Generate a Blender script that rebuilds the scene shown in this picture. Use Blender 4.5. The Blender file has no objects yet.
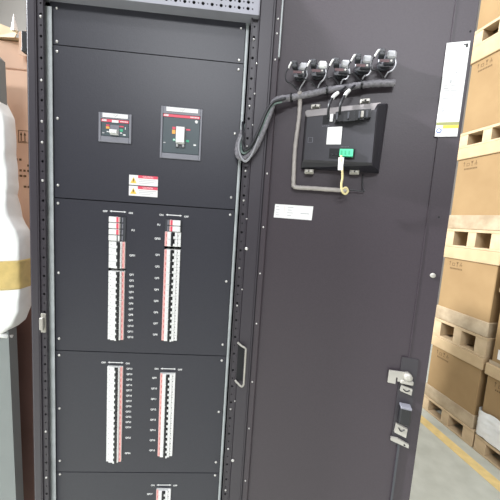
import bpy, math, random
from mathutils import Vector, Matrix
from math import sin, cos, pi, radians as R
random.seed(7)
SC = bpy.context.scene
COL = SC.collection

# ------------------------------------------------------------ materials
def mat(name, c, rough=.5, metal=0., var=.06, scale=14, bump=0., c2=None, trans=0., spec=.5, alpha=1.):
    m = bpy.data.materials.new(name); m.use_nodes = True
    nt = m.node_tree; b = nt.nodes['Principled BSDF']
    tc = nt.nodes.new('ShaderNodeTexCoord'); nz = nt.nodes.new('ShaderNodeTexNoise')
    nz.inputs['Scale'].default_value = scale; nz.inputs['Detail'].default_value = 4
    nt.links.new(tc.outputs['Object'], nz.inputs['Vector'])
    rp = nt.nodes.new('ShaderNodeValToRGB')
    lo = [max(0, v*(1-var)) for v in c]; hi = [min(1, v*(1+var)) for v in (c2 or c)]
    rp.color_ramp.elements[0].color = (*lo, 1); rp.color_ramp.elements[0].position = .3
    rp.color_ramp.elements[1].color = (*hi, 1); rp.color_ramp.elements[1].position = .7
    nt.links.new(nz.outputs['Fac'], rp.inputs['Fac'])
    nt.links.new(rp.outputs['Color'], b.inputs['Base Color'])
    b.inputs['Roughness'].default_value = rough; b.inputs['Metallic'].default_value = metal
    b.inputs['Specular IOR Level'].default_value = spec
    if trans: b.inputs['Transmission Weight'].default_value = trans
    if alpha < 1: b.inputs['Alpha'].default_value = alpha
    if bump:
        bp = nt.nodes.new('ShaderNodeBump'); bp.inputs['Strength'].default_value = bump
        bp.inputs['Distance'].default_value = .004
        nt.links.new(nz.outputs['Fac'], bp.inputs['Height']); nt.links.new(bp.outputs['Normal'], b.inputs['Normal'])
    return m
M = dict(
    frame=mat('frame_powder_coat', (.040,.034,.043), .42, bump=.05, scale=300),
    panel=mat('panel_powder_coat', (.034,.034,.044), .38, spec=.38, bump=.05, scale=300),
    door=mat('door_powder_coat', (.049,.039,.047), .42, bump=.06, scale=260, spec=.40),
    inner=mat('inner_black', (.012,.012,.016), .8),
    recess=mat('recess_shade_grey', (.038,.034,.040), .5),
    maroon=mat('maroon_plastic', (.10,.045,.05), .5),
    galv=mat('galvanised_steel', (.46,.49,.50), .5, .1, var=.15, scale=30),
    bar=mat('bar_grey_steel', (.30,.30,.34), .5, .2),
    screw=mat('zinc_screw', (.72,.70,.68), .3, .7),
    slot=mat('dark_slot', (.01,.01,.012), .8),
    silver=mat('satin_silver', (.42,.40,.36), .4, .3, var=.1),
    white=mat('white_plastic', (.80,.80,.79), .4, var=.02),
    paper=mat('white_paper', (.82,.81,.80), .6, var=.02),
    pink=mat('pink_red_band', (.80,.40,.38), .5),
    pinkline=mat('red_line', (.55,.10,.10), .5),
    red=mat('red_plastic', (.72,.07,.12), .45),
    black=mat('black_plastic', (.012,.012,.014), .4),
    dgrey=mat('dark_grey_plastic', (.045,.047,.055), .45),
    mgrey=mat('bezel_grey', (.20,.20,.23), .45),
    mccb=mat('breaker_face_grey', (.055,.075,.085), .45),
    lgrey=mat('light_grey_plastic', (.45,.45,.47), .45),
    yellow=mat('warning_yellow', (.85,.55,.08), .5),
    orange=mat('orange_mark', (.9,.40,.08), .5),
    green=mat('green_connector', (.10,.62,.34), .4),
    greenmark=mat('green_mark', (.05,.40,.22), .5),
    olive=mat('olive_band', (.30,.31,.12), .5),
    blue=mat('blue_mark', (.06,.13,.40), .5),
    ink=mat('black_ink', (.03,.03,.03), .6),
    greyink=mat('grey_ink', (.45,.45,.47), .6),
    wlet=mat('white_lettering', (.80,.80,.80), .6, var=.02),
    hmi=mat('device_housing', (.038,.036,.043), .42, bump=.03, scale=200),
    hmidark=mat('device_flange', (.014,.013,.019), .45),
    hmilit=mat('device_rim_lit', (.24,.22,.22), .45),
    sleeve=mat('braided_cable_sleeve', (.21,.20,.22), .55, var=.3, scale=160, bump=.4),
    conduit=mat('spiral_conduit', (.36,.33,.31), .5, var=.12, scale=90, bump=.2),
    wire=mat('black_wire', (.02,.02,.024), .4),
    gcable=mat('green_grey_cable', (.17,.23,.21), .5),
    wireg=mat('grey_wire', (.30,.30,.32), .4),
    ywire=mat('yellow_wire', (.72,.62,.32), .45),
    card=mat('corrugated_cardboard', (.285,.180,.080), .85, c2=(.315,.205,.095), var=.03, scale=5, bump=.05),
    cardr=mat('brown_cardboard', (.68,.45,.32), .85, c2=(.74,.50,.36), var=.03, scale=5),
    cardi=mat('cardboard_print', (.13,.075,.03), .85),
    lid=mat('pale_board_lid', (.47,.335,.19), .8, c2=(.52,.385,.225), var=.05, scale=8),
    wood=mat('pallet_pine', (.49,.36,.21), .8, c2=(.54,.41,.26), var=.1, scale=10, bump=.1),
    darkwood=mat('dark_olive_wood', (.16,.13,.08), .85, var=.2, scale=12),  # dark olive tone of the left pallet
    cardshade=mat('shaded_brown_cardboard', (.17,.085,.065), .85, c2=(.20,.10,.08), var=.04, scale=5),  # brown cardboard with the shade of the narrow gap put into its colour
    tray=mat('film_wrapped_tray', (.36,.27,.17), .35, c2=(.43,.34,.23), var=.1, scale=14, bump=.6),
    film=mat('white_stretch_film', (.80,.80,.78), .3, var=.08, scale=12, bump=1.),
    foam=mat('white_foam_wrap', (.88,.88,.84), .6, c2=(.93,.94,.91), var=.04, scale=14, bump=.25),
    tape=mat('yellow_packing_tape', (.62,.46,.17), .35, var=.12, scale=30, bump=.3),
    pale=mat('pale_grey_enamel', (.22,.24,.235), .5, var=.03),
    tabg=mat('back_wall_paint', (.29,.27,.245), .8, var=.04, scale=2),
    line=mat('yellow_floor_line', (.82,.62,.27), .5, var=.1, scale=20),
)
def floor_mat():
    m = mat('epoxy_floor', (.50,.51,.44), .5, c2=(.57,.58,.51), var=.04, scale=9, bump=.02)
    return m
M['floor'] = floor_mat()

# ------------------------------------------------------------ mesh builder
class MB:
    def __init__(s, T=None): s.v=[]; s.f=[]; s.sm=[]; s.T=T or (lambda p: p)
    def add(s, vs, fs, smooth=False):
        o=len(s.v); s.v += [tuple(s.T(Vector(p))) for p in vs]
        s.f += [tuple(o+i for i in f) for f in fs]; s.sm += [smooth]*len(fs); return s
    def box(s, x0,x1,y0,y1,z0,z1, bev=0):
        if bev: return s.bevbox(x0,x1,y0,y1,z0,z1,bev)
        v=[(x,y,z) for z in (z0,z1) for y in (y0,y1) for x in (x0,x1)]
        return s.add(v,[(0,2,3,1),(4,5,7,6),(0,1,5,4),(2,6,7,3),(0,4,6,2),(1,3,7,5)])
    def bevbox(s, x0,x1,y0,y1,z0,z1,b):
        b=min(b,(x1-x0)/2.01,(y1-y0)/2.01,(z1-z0)/2.01)
        v=[];idx={}
        for ix,x in enumerate((x0,x1)):
            for iy,y in enumerate((y0,y1)):
                for iz,z in enumerate((z0,z1)):
                    sx,sy,sz=(1-2*ix)*b,(1-2*iy)*b,(1-2*iz)*b
                    for a,p in enumerate(((x,y+sy,z+sz),(x+sx,y,z+sz),(x+sx,y+sy,z))):
                        idx[ix,iy,iz,a]=len(v); v.append(p)
        I=lambda *k: idx[k]; f=[]
        for i in (0,1):
            f.append((I(i,0,0,0),I(i,1,0,0),I(i,1,1,0),I(i,0,1,0)))
            f.append((I(0,i,0,1),I(1,i,0,1),I(1,i,1,1),I(0,i,1,1)))
            f.append((I(0,0,i,2),I(1,0,i,2),I(1,1,i,2),I(0,1,i,2)))
            for j in (0,1):
                f.append((I(0,i,j,1),I(1,i,j,1),I(1,i,j,2),I(0,i,j,2)))
                f.append((I(i,0,j,0),I(i,1,j,0),I(i,1,j,2),I(i,0,j,2)))
                f.append((I(i,j,0,0),I(i,j,1,0),I(i,j,1,1),I(i,j,0,1)))
                for k in (0,1): f.append((I(i,j,k,0),I(i,j,k,1),I(i,j,k,2)))
        return s.add(v,f)
    def hexa(s, a, b):   # two quads of four corners
        return s.add(list(a)+list(b),[(0,1,2,3),(7,6,5,4),(0,4,5,1),(1,5,6,2),(2,6,7,3),(3,7,4,0)])
    def cyl(s, c, ax, r, h, n=14, r2=None, smooth=True, dome=0):
        c=Vector(c); ax=Vector(ax).normalized(); r2=r if r2 is None else r2
        q=ax.to_track_quat('Z','Y'); ring=[(cos(2*pi*i/n),sin(2*pi*i/n)) for i in range(n)]
        rows=[(r,0),(r2,h)]
        if dome: rows += [(r2*.75,h+dome*.66),(r2*.35,h+dome)]
        v=[]
        for rr,hh in rows: v += [c+q@Vector((rr*a,rr*b,hh)) for a,b in ring]
        f=[]
        for k in range(len(rows)-1):
            f += [(k*n+i,k*n+(i+1)%n,(k+1)*n+(i+1)%n,(k+1)*n+i) for i in range(n)]
        s.add(v,f,smooth)
        o=len(s.v)-len(v); L=len(rows)-1
        s.f += [tuple(o+i for i in reversed(range(n))), tuple(o+L*n+i for i in range(n))]; s.sm += [False,False]
        return s
    def tube(s, pts, r, n=8, smooth_path=True, sub=6, ridges=0):
        P=[Vector(p) for p in pts]
        if smooth_path and len(P)>2:
            Q=[]
            for i in range(len(P)-1):
                a=P[max(0,i-1)];b=P[i];c=P[i+1];d=P[min(len(P)-1,i+2)]
                for k in range(sub):
                    t=k/sub; Q.append(.5*((2*b)+(c-a)*t+(2*a-5*b+4*c-d)*t*t+(3*b-a-3*c+d)*t**3))
            Q.append(P[-1]); P=Q
        v=[];f=[]; up=None
        for i,p in enumerate(P):
            t=(P[min(i+1,len(P)-1)]-P[max(i-1,0)]).normalized()
            if up is None:
                up=t.orthogonal().normalized()
            up=(up-t*up.dot(t)).normalized(); w=t.cross(up)
            rr=r*(1+(.12 if ridges and i%2 else 0))
            v += [p+up*rr*cos(2*pi*k/n)+w*rr*sin(2*pi*k/n) for k in range(n)]
        m=len(P)
        for i in range(m-1):
            f += [(i*n+k,i*n+(k+1)%n,(i+1)*n+(k+1)%n,(i+1)*n+k) for k in range(n)]
        s.add(v,f,True)
        o=len(s.v)-len(v)
        s.f += [tuple(o+k for k in reversed(range(n))),tuple(o+(m-1)*n+k for k in range(n))]; s.sm += [False,False]
        return s
    def poly(s, pts, d):    # extrude polygon pts by vector d
        n=len(pts); d=Vector(d); a=[Vector(p) for p in pts]
        return s.add(a+[p+d for p in a],[tuple(range(n)),tuple(reversed(range(n,2*n)))]+[(i,(i+1)%n,n+(i+1)%n,n+i) for i in range(n)])

WL = {}      # world location of every object
def build(name, mb, material, parent=None, smooth=None):
    V=[Vector(p) for p in mb.v]
    lo=Vector([min(p[i] for p in V) for i in range(3)]); hi=Vector([max(p[i] for p in V) for i in range(3)])
    c=(lo+hi)/2
    if parent is None: c.z=lo.z
    me=bpy.data.meshes.new(name); me.from_pydata([tuple(p-c) for p in V],[],mb.f)
    me.polygons.foreach_set('use_smooth', mb.sm); me.materials.append(M[material]); me.update()
    import bmesh
    bm=bmesh.new(); bm.from_mesh(me); bmesh.ops.recalc_face_normals(bm,faces=bm.faces); bm.to_mesh(me); bm.free()
    o=bpy.data.objects.new(name, me); COL.objects.link(o)
    if parent: o.parent=parent; o.location=c-WL[parent.name]
    else: o.location=c
    WL[o.name]=c
    return o
def tag(o, label=None, cat=None, group=None, kind=None):
    if label: o['label']=label
    if cat: o['category']=cat
    if group: o['group']=group
    if kind: o['kind']=kind
    return o
def empty(name, loc, label=None, cat=None, group=None):
    o=bpy.data.objects.new(name,None); COL.objects.link(o); o.location=loc; o.empty_display_size=.02
    WL[o.name]=Vector(loc); return tag(o,label,cat,group)
def struct(name, mb, m): return tag(build(name,mb,m),kind='structure')
def dup(o, delta, parent=None, top=True):
    c=o.copy(); COL.objects.link(c)
    if top: c.location=o.location+Vector(delta); WL[c.name]=WL[o.name]+Vector(delta)
    else: c.parent=parent; WL[c.name]=WL[o.name]
    for ch in [k for k in KIDS.get(o.name,[])]: dup(ch,(0,0,0),c,False)
    return c
KIDS={}
def part(name, mb, material, parent, label=None):
    o=build(name,mb,material,parent); KIDS.setdefault(parent.name,[]).append(o)
    if label: o['label']=label
    return o
def text_mb(body, size, T, depth=.0006, align='CENTER', bold=0):
    cu=bpy.data.curves.new('t','FONT'); cu.body=body; cu.size=size; cu.align_x=align; cu.align_y='CENTER'
    cu.extrude=depth/2; cu.offset=bold; cu.resolution_u=2
    ob=bpy.data.objects.new('t',cu); COL.objects.link(ob)
    bpy.context.view_layer.update()
    ev=ob.evaluated_get(bpy.context.evaluated_depsgraph_get()); me=ev.to_mesh()
    mb=MB(T); mb.add([v.co.copy() for v in me.vertices],[tuple(p.vertices) for p in me.polygons])
    ev.to_mesh_clear(); bpy.data.objects.remove(ob); bpy.data.curves.remove(cu)
    return mb
def on_panel(x,y,z): return lambda p: Vector((x+p.x, y-p.z, z+p.y))   # text plane facing -Y

# ------------------------------------------------------------ room
b=MB(); b.box(-6,4.5,-9,4.2,-.1,0); fl=struct('floor',b,'floor')
b=MB(); b.box(4.5,4.65,-9,4.35,0,6.2); struct('wall_right',b,'tabg')
b=MB(); b.box(-6,4.5,4.2,4.35,0,6.2); struct('wall_back',b,'tabg')

# ------------------------------------------------------------ cabinet
cab=empty('switchboard_cabinet',(-.235,.2,0),'dark grey steel distribution cabinet standing open with rows of circuit breakers','electrical cabinet')
CP=lambda n,mb,m,l=None: part(n,mb,m,cab,l)
FY=-.022
b=MB()
b.box(-.540,-.534,FY+.002,.40,.02,2.105); b.box(.070,.077,FY+.002,.40,.02,2.105)
b.box(-.540,.077,.40,.406,.02,2.105); b.box(-.540,.077,FY,.406,2.098,2.108); b.box(-.540,.077,FY,.406,.0,.10)
CP('body_shell',b,'frame')
b=MB(); b.box(-.536,.068,.13,.134,.1,2.09); CP('mounting_plate',b,'inner')
def perforated(mb, x0, x1, z0, z1, y, holes, thick=.002, n=10):
    """sheet facing -Y with round holes: holes = list of (xc, zc, r), one per cell in a row/column layout"""
    vert = (z1-z0) > (x1-x0)
    hs=sorted(holes,key=lambda h:(h[1] if vert else h[0]))
    cells=[]
    for i,h in enumerate(hs):
        k=1 if vert else 0
        a=(z0 if vert else x0) if i==0 else (hs[i-1][k]+h[k])/2
        c=(z1 if vert else x1) if i==len(hs)-1 else (hs[i+1][k]+h[k])/2
        cells.append((x0,x1,a,c,h) if vert else (a,c,z0,z1,h))
    for cx0,cx1,cz0,cz1,(hx,hz,r) in cells:
        vs=[];fs=[]
        angs=[2*pi*(i+.5)/(4*3) for i in range(12)]
        outer=[]
        for a in angs:
            dx,dz=cos(a),sin(a)
            tx=((cx1-hx) if dx>0 else (hx-cx0))/abs(dx); tz=((cz1-hz) if dz>0 else (hz-cz0))/abs(dz)
            t=min(tx,tz); outer.append((hx+dx*t,hz+dz*t))
        inner=[(hx+r*cos(a),hz+r*sin(a)) for a in angs]
        corners=[(cx1,cz1),(cx0,cz1),(cx0,cz0),(cx1,cz0)]
        N=12
        vs=[(p[0],y,p[1]) for p in outer]+[(p[0],y,p[1]) for p in inner]+[(p[0],y+thick,p[1]) for p in inner]+[(p[0],y,p[1]) for p in corners]
        for i in range(N):
            j=(i+1)%N
            fs.append((i,j,N+j,N+i)); fs.append((N+i,N+j,2*N+j,2*N+i))
        # fill cell corners
        for q,cn in enumerate(corners):
            want={0:(1,1),1:(-1,1),2:(-1,-1),3:(1,-1)}[q]
            for i in range(N):
                j=(i+1)%N; pi_,pj=outer[i],outer[j]
                on=lambda p:(abs(p[0]-cn[0])<1e-6, abs(p[1]-cn[1])<1e-6)
                oi,oj=on(pi_),on(pj)
                if (oi[0] and oj[1]) or (oi[1] and oj[0]):
                    if not (oi[0] and oj[0]) and not (oi[1] and oj[1]): fs.append((i,3*N+q,j))
        mb.add(vs,fs)
    return mb
# posts (perforated profile strips) and the plain outer flanges
pz=lambda: [(.0255*i) for i in range(0,79)]
def post(x0,x1,xc,folds):
    b=MB(); H=[(xc,.11+.0255*i,.0034 if i%2 else .0022) for i in range(1,78)]
    perforated(b,x0,x1,.10,2.098,FY+.004,H); 
    for q in folds: b.box(q-.0016,q+.0016,FY-.001,FY+.01,.1,2.098,.0008)
    CP('perforated_post',b,'frame')
    b=MB(); b.box(x0+.001,x1-.003,FY+.012,FY+.014,.1,2.098); CP('post_backing',b,'slot')
post(-.5165,-.4990,-.5065,(-.5165,-.4995)); post(.0185,.0355,.0262,(.0185,.0365))
b=MB(); b.box(-.5385,-.518,FY,FY+.012,.02,2.098,.002); CP('frame_flange',b,'frame')
b=MB(); b.box(.038,.0735,FY,FY+.012,.02,2.098,.002); CP('frame_flange',b,'frame')
b=MB(); b.box(-.5085,-.4880,-.006,-.003,.1,2.0,.001); b.box(-.5085,-.5065,-.003,.03,.1,2.0); CP('inner_rail',b,'galv','galvanised grey vertical rail beside the panels')
b=MB(); b.box(.0045,.0125,.001,.004,.1,2.03,.001); b.box(.0105,.0125,.001,.03,.1,2.03); CP('inner_rail',b,'galv','galvanised grey vertical rail beside the panels')
# top perforated cross bar
b=MB()
for k,(za,zb) in enumerate(((2.0170,2.0352),(2.0352,2.0505),(2.0505,2.068))):
    zc=(2.0278,2.0428,2.058)[k]
    H=[(.0178-.0113*i,zc,.0041 if (i%2) else .0019) for i in range(0,46)]
    perforated(b,-.512,.034,za,zb,FY-.012,H)
b.box(-.512,.034,FY-.012,FY+.03,2.015,2.017); b.box(-.512,.034,FY-.012,FY+.03,2.067,2.069)
b.box(.0335,.0355,FY-.012,FY+.02,2.015,2.069)
CP('perforated_crossbar',b,'bar','lighter grey perforated crossbar')
b=MB(); b.box(-.512,.033,FY+.02,FY+.022,2.018,2.066); CP('crossbar_backing',b,'slot')

# front panels with real cut-outs
def plate(x0,x1,z0,z1,cuts,y0=0.,y1=.002):
    b=MB(); xs=sorted({x0,x1,*[c[0] for c in cuts],*[c[1] for c in cuts]}); zs=sorted({z0,z1,*[c[2] for c in cuts],*[c[3] for c in cuts]})
    for j in range(len(zs)-1):
        run=None
        for i in range(len(xs)-1):
            cx=(xs[i]+xs[i+1])/2; cz=(zs[j]+zs[j+1])/2
            hole=any(c[0]<cx<c[1] and c[2]<cz<c[3] for c in cuts)
            if not hole: run=(run[0] if run else xs[i], xs[i+1])
            if (hole or i==len(xs)-2) and run:
                b.box(run[0],run[1],y0,y1,zs[j],zs[j+1]); run=None
    # folded edges
    b.box(x0,x1,y1,y1+.015,z1-.002,z1); b.box(x0,x1,y1,y1+.015,z0,z0+.002)
    return b
PX0,PX1=-.4955,.0032
LX,RX=-.3190,-.1660       # centre lines of the two breaker columns
UT=1.3295; RT=1.4000      # tops of the single rows
LLT=1.0455; LRT=1.029
PM=.01685                 # pitch of one module
hw=.0232
cutsB=[(LX-hw,LX+hw,UT-12*PM-.001,1.4835),(RX-hw,RX+hw,RT-16*PM-.001,1.4850)]
cutsC=[(LX-hw,LX+hw,LLT-18*.01700-.001,LLT+.001),(RX-hw,RX+hw,LRT-16*PM-.001,LRT+.001)]
cutsA=[(-.3705,-.2875,1.6815,1.7545),(-.208,-.1005,1.652,1.784)]
cutsD=[(RX-hw,RX+hw,.5446,.6475)]
S=.0012
panels={}
for nm,z0,z1,cuts in (('top',1.913,2.095,[]),('a',1.523,1.913,cutsA),('b',1.087,1.523,cutsB),('c',.700,1.087,cutsC),('d',.31,.700,cutsD),('e',.10,.31,[])):
    p=CP('front_panel',plate(PX0,PX1,z0+S,z1-S,cuts),'panel'); panels[nm]=p
# screws on panels
proto=None
def screw(parent, x, z, y=0., r=.0037, ax=(0,-1,0)):
    global proto
    b=MB(); b.cyl((x,y,z),ax,r,.0012,12,dome=.0016)
    return part('screw',b,'screw',parent)
XL,XR=-.4785,-.0088
for nm,zs in (('top',(2.000,1.921)),('a',(1.897,1.731,1.557)),('b',(1.5085,1.3155,1.123)),('c',(1.073,.9075,.738)),('d',(.693,.52,.33)),('e',(.29,.12))):
    for z in zs:
        screw(panels[nm],XL,z,r=.003 if z==2.0 else .0037); screw(panels[nm],XR,z,r=.003 if z==2.0 else .0037)
for z in (1.966,1.8155,1.715,1.663,1.565,.848,.70,.58): screw(cab,-.5065,z,FY+.004,.0036)
for z in (1.966,1.80,1.695,1.63,1.55,1.36,1.25,.93,.80,.66): screw(cab,.0262,z,FY+.004,.003)
for z in (1.905,1.83,1.75,1.50,1.30,.96): screw(cab,.0375,z,FY-.001,.0022)
for z in (1.417,.765): screw(cab,.0425,z,FY,.0048)
# rivets along the fold
b=MB(); b.box(-.563,-.540,-.006,.02,1.888,1.936,.002); b.box(-.567,-.561,-.002,.016,1.888,1.900,.002); CP('side_bracket',b,'black','black bracket on the outer left side')
# latch striker on left post
b=MB(); b.box(-.512,-.499,FY-.004,FY,1.150,1.205,.001); b.box(-.5105,-.5005,FY-.014,FY-.003,1.160,1.195,.002)
b.cyl((-.5055,FY-.0035,1.2),(0,-1,0),.003,.002,10); b.cyl((-.5055,FY-.0035,1.1545),(0,-1,0),.003,.002,10); CP('latch_striker',b,'silver','small silver striker plate on the left post')
# C handle on right post
b=MB(); b.tube([(.034,FY-.002,1.142),(.046,FY-.010,1.136),(.0575,FY-.014,1.130),(.0588,FY-.014,1.118),(.0592,FY-.014,1.035),(.0590,FY-.014,1.020),(.053,FY-.012,1.013),(.040,FY-.006,1.021),(.034,FY-.002,1.026)],.0030,10,sub=5)
CP('bar_handle',b,'silver','silver bar handle on the right post')
b=MB(); b.box(.0365,.0545,FY-.0012,FY,1.024,1.136); CP('handle_recess',b,'slot')

# warning stickers
for zt in (1.5990,1.5697):
    zb=zt-.0268
    b=MB(); b.box(-.2905,-.2128,-.0008,0,zb,zt); st=part('warning_sticker',b,'paper',panels['a'],'red and white warning sticker with a yellow triangle')
    b=MB(); b.box(-.2665,-.2130,-.0014,-.0008,zt-.0075,zt); part('red_header',b,'red',st)
    b=MB(); b.poly([(-.2868,-.0014,zb+.005),(-.2698,-.0014,zb+.005),(-.2783,-.0014,zt-.006)],(0,.0006,0)); part('warning_triangle',b,'yellow',st)
    b=MB(); b.poly([(-.2793,-.0019,zt-.0105),(-.2765,-.0019,zt-.0105),(-.2780,-.0019,zt-.0150),(-.2768,-.0019,zt-.0150),(-.2793,-.0019,zb+.0068),(-.2787,-.0019,zb+.0110),(-.2797,-.0019,zb+.0110)],(0,.0004,0)); part('bolt_symbol',b,'ink',st)
    part('lettering',text_mb('CAUTION',.0062,on_panel(-.2397,-.0014,zt-.0039)),'wlet',st)
    b=MB()
    for k in range(3): b.box(-.2640,-.2160-(.008*k),-.0012,-.0008,zt-.0125-k*.0045,zt-.0115-k*.0045)
    part('fine_print',b,'greyink',st)

# printed lettering on the panels
def lab(panel,s,x,z,size=.0074): part('lettering',text_mb(s,size,on_panel(x,-.0002,z),bold=.0002),'wlet',panels[panel])
def header(panel,cx,z,left,right):
    b=MB(); b.box(cx-.0175,cx+.0175,-.0006,0,z-.0012,z+.0012)
    for sx in (-1,1): b.poly([(cx+sx*.0225,-.0006,z),(cx+sx*.0165,-.0006,z+.0031),(cx+sx*.0165,-.0006,z-.0031)],(0,.0006,0))
    part('double_arrow',b,'wlet',panels[panel])
    lab(panel,left,cx-.0345,z-.0015,.0072); lab(panel,right,cx+.0345,z-.002,.0072)
header('b',LX,1.4965,'OFF','ON'); header('b',RX,1.4965,'ON','OFF')
header('c',LX,1.0557,'OFF','ON'); header('c',RX,1.0413,'ON','OFF'); header('d',RX,.6577,'ON','OFF')
lab('b','FU',LX+.042,1.447); lab('b','QFS1',LX+.0415,1.376)
lab('b','FU',RX-.041,1.467); lab('b','QFS2',RX-.043,1.428)
for i in range(12): lab('b','QF%d'%(i+1),LX+.0405,UT-(i+.5)*PM-.0006)
for i in range(8): lab('b','QF%d'%(i+1),RX-.0415,RT-(i*2+1)*PM-.0015)
for i in range(12): lab('c','QF%d'%(i+13),LX+.0400,LLT-(i+.5)*.01700+.0005)
lab('c','QF25',LX+.0400,LLT-13.5*.01700); lab('c','QF26',LX+.0400,LLT-16.5*.01700)
for i in range(8): lab('c','QF%d'%(i+9),RX-.0400,LRT-(i*2+1)*PM-.001)
lab('d','QF17',RX-.0430,.6261)

# ------------------------------------------------------------ breakers
def breaker(cx, zt, poles, mir, pitch=PM, name='circuit_breaker'):
    """poles stacked downwards; mir=+1: red band on the right, -1: on the left"""
    h=pitch*poles; zb=zt-h; sh=.0050 if mir>0 else -.0018
    e=empty(name,(cx,.03,zb))
    X=lambda a,c:(cx+min(mir*a,mir*c),cx+max(mir*a,mir*c))
    b=MB(); g=.0003
    for k in range(poles):
        z1=zt-k*pitch-g; z0=zt-(k+1)*pitch+g
        b.box(cx-.0222,cx+.0222,-.004,.055,z0,z1,.0006)
        a,c=X(-.0135,.0145); b.box(a,c,-.0085,-.0039,z0,z1,.0006)
    body=part('body',b,'white',e)
    b=MB()
    for k in range(poles):
        z1=zt-k*pitch-.0008; z0=zt-(k+1)*pitch+.0008
        a,c=X(-.0046+sh,.0054+sh); b.box(a,c,-.0090,-.0084,z0,z1)
        a,c=X(-.0160,-.0140); zc=(z0+z1)/2; b.box(a,c,-.0045,-.0039,zc-.001,zc+.001)
    part('toggle_slot',b,'slot',e)
    b=MB()
    a,c=X(-.0006+sh,.0054+sh)
    b.box(a,c,-.0135,-.0088,zb+.0014,zt-.0014,.0008)
    if poles>1: pass
    part('toggle',b,'black',e,'black toggle')
    b=MB()
    for k in range(poles):
        zc=zt-(k+.5)*pitch; a,c=X(-.0056+sh,-.0008+sh); b.box(a,c,-.0110,-.0086,zc-.0086,zc-.0020)
    part('position_mark',b,'white',e)
    b=MB(); a,c=X(.0155,.0216); b.box(a,c,-.0046,-.0039,zb+.0006,zt-.0006); part('label_band',b,'pink',e,'pale red label band')
    b=MB()
    for k in range(poles):
        zc=zt-(k+.5)*pitch; a,c=X(.0165,.0180); b.box(a,c,-.0050,-.0045,zc-.004,zc+.004)
    part('band_marking',b,'pinkline',e)
    return e
ORD=['first','second','third','fourth','fifth','sixth','seventh','eighth','ninth','tenth','eleventh','twelfth']
p1=breaker(LX,UT,1,1)
for i in range(12):
    o=p1 if i==0 else dup(p1,(0,0,-i*PM))
    tag(o,f'single-pole white breaker, {ORD[i]} from the top, upper left row of twelve',"circuit breaker",'single-pole breakers in the upper left row')
for i in range(12):
    o=dup(p1,(0,0,LLT-UT-i*.01700))
    tag(o,f'single-pole white breaker beside label QF{i+13}, lower left column',"circuit breaker",'single-pole breakers in the lower left row')
p3=breaker(LX,LLT-12*.01700,3,1,.01700)
tag(p3,'three-pole white breaker beside label QF25 near the bottom of the lower left column','circuit breaker','three-pole breakers in the lower left row')
tag(dup(p3,(0,0,-3*.01700)),'three-pole white breaker beside label QF26, lowest of the lower left column','circuit breaker','three-pole breakers in the lower left row')
p2=breaker(RX,RT,2,-1)
for i in range(8):
    o=p2 if i==0 else dup(p2,(0,0,-i*2*PM))
    tag(o,f'two-pole white breaker beside label QF{i+1}, upper right column','circuit breaker','two-pole breakers in the upper right row')
for i in range(8):
    tag(dup(p2,(0,0,LRT-RT-i*2*PM)),f'two-pole white breaker beside label QF{i+9}, lower right column','circuit breaker','two-pole breakers in the lower right row')
for i in range(3):
    tag(dup(p2,(0,0,.6465-RT-i*2*PM)),f'two-pole white breaker in the bottom panel right column, {ORD[i]} from its top','circuit breaker','two-pole breakers in the bottom panel')
e=breaker(LX,1.4140,4,1,.0191); tag(e,'four-pole white breaker beside label QFS1, below the left surge protector','circuit breaker')
e=breaker(RX,1.4500,2,-1,.0208); tag(e,'two-pole white breaker beside label QFS2, below the right surge protector','circuit breaker')
def spd(cx,zt,poles,mir,pitch,label,last_plain=False):
    zb=zt-pitch*poles; e=empty('surge_protector',(cx,.03,zb),label,'surge protector')
    X=lambda a,c:(cx+min(mir*a,mir*c),cx+max(mir*a,mir*c))
    b=MB(); b.box(cx-.0228,cx+.0228,-.003,.05,zb,zt,.001); part('base',b,'dgrey',e)
    for k in range(poles):
        z1=zt-k*pitch-.0009; z0=zt-(k+1)*pitch+.0009
        a,c=X(-.0205,.0090); b=MB(); b.box(a,c,-.011,-.003,z0,z1,.001)
        cr=part('cartridge',b,'white',e)
        if not(last_plain and k==poles-1):
            a,c=X(.0005,.0055); b=MB(); b.box(a,c,-.0117,-.0109,z0+.0005,z1-.0005); part('red_stripe',b,'red',cr)
            a,c=X(.0055,.0086); b=MB(); b.box(a,c,-.0115,-.0109,z0+.0005,z1-.0005); part('red_stripe',b,'pink',cr,'paler red stripe')
        else:
            a,c=X(.0020,.0045); b=MB(); b.box(a,c,-.0117,-.0109,z0+.0005,z1-.0005); part('dark_stripe',b,'black',cr)
        a,c=X(.0125,.0160); b=MB(); b.box(a,c,-.0045,-.0029,z0+.001,z1-.001); part('terminal_cover',b,'mgrey',e)
spd(LX,1.4828,4,1,.0170,'four-cartridge surge protector topping the upper left column',True)
spd(RX,1.4842,2,-1,.0170,'two-cartridge surge protector topping the upper right column')

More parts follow.
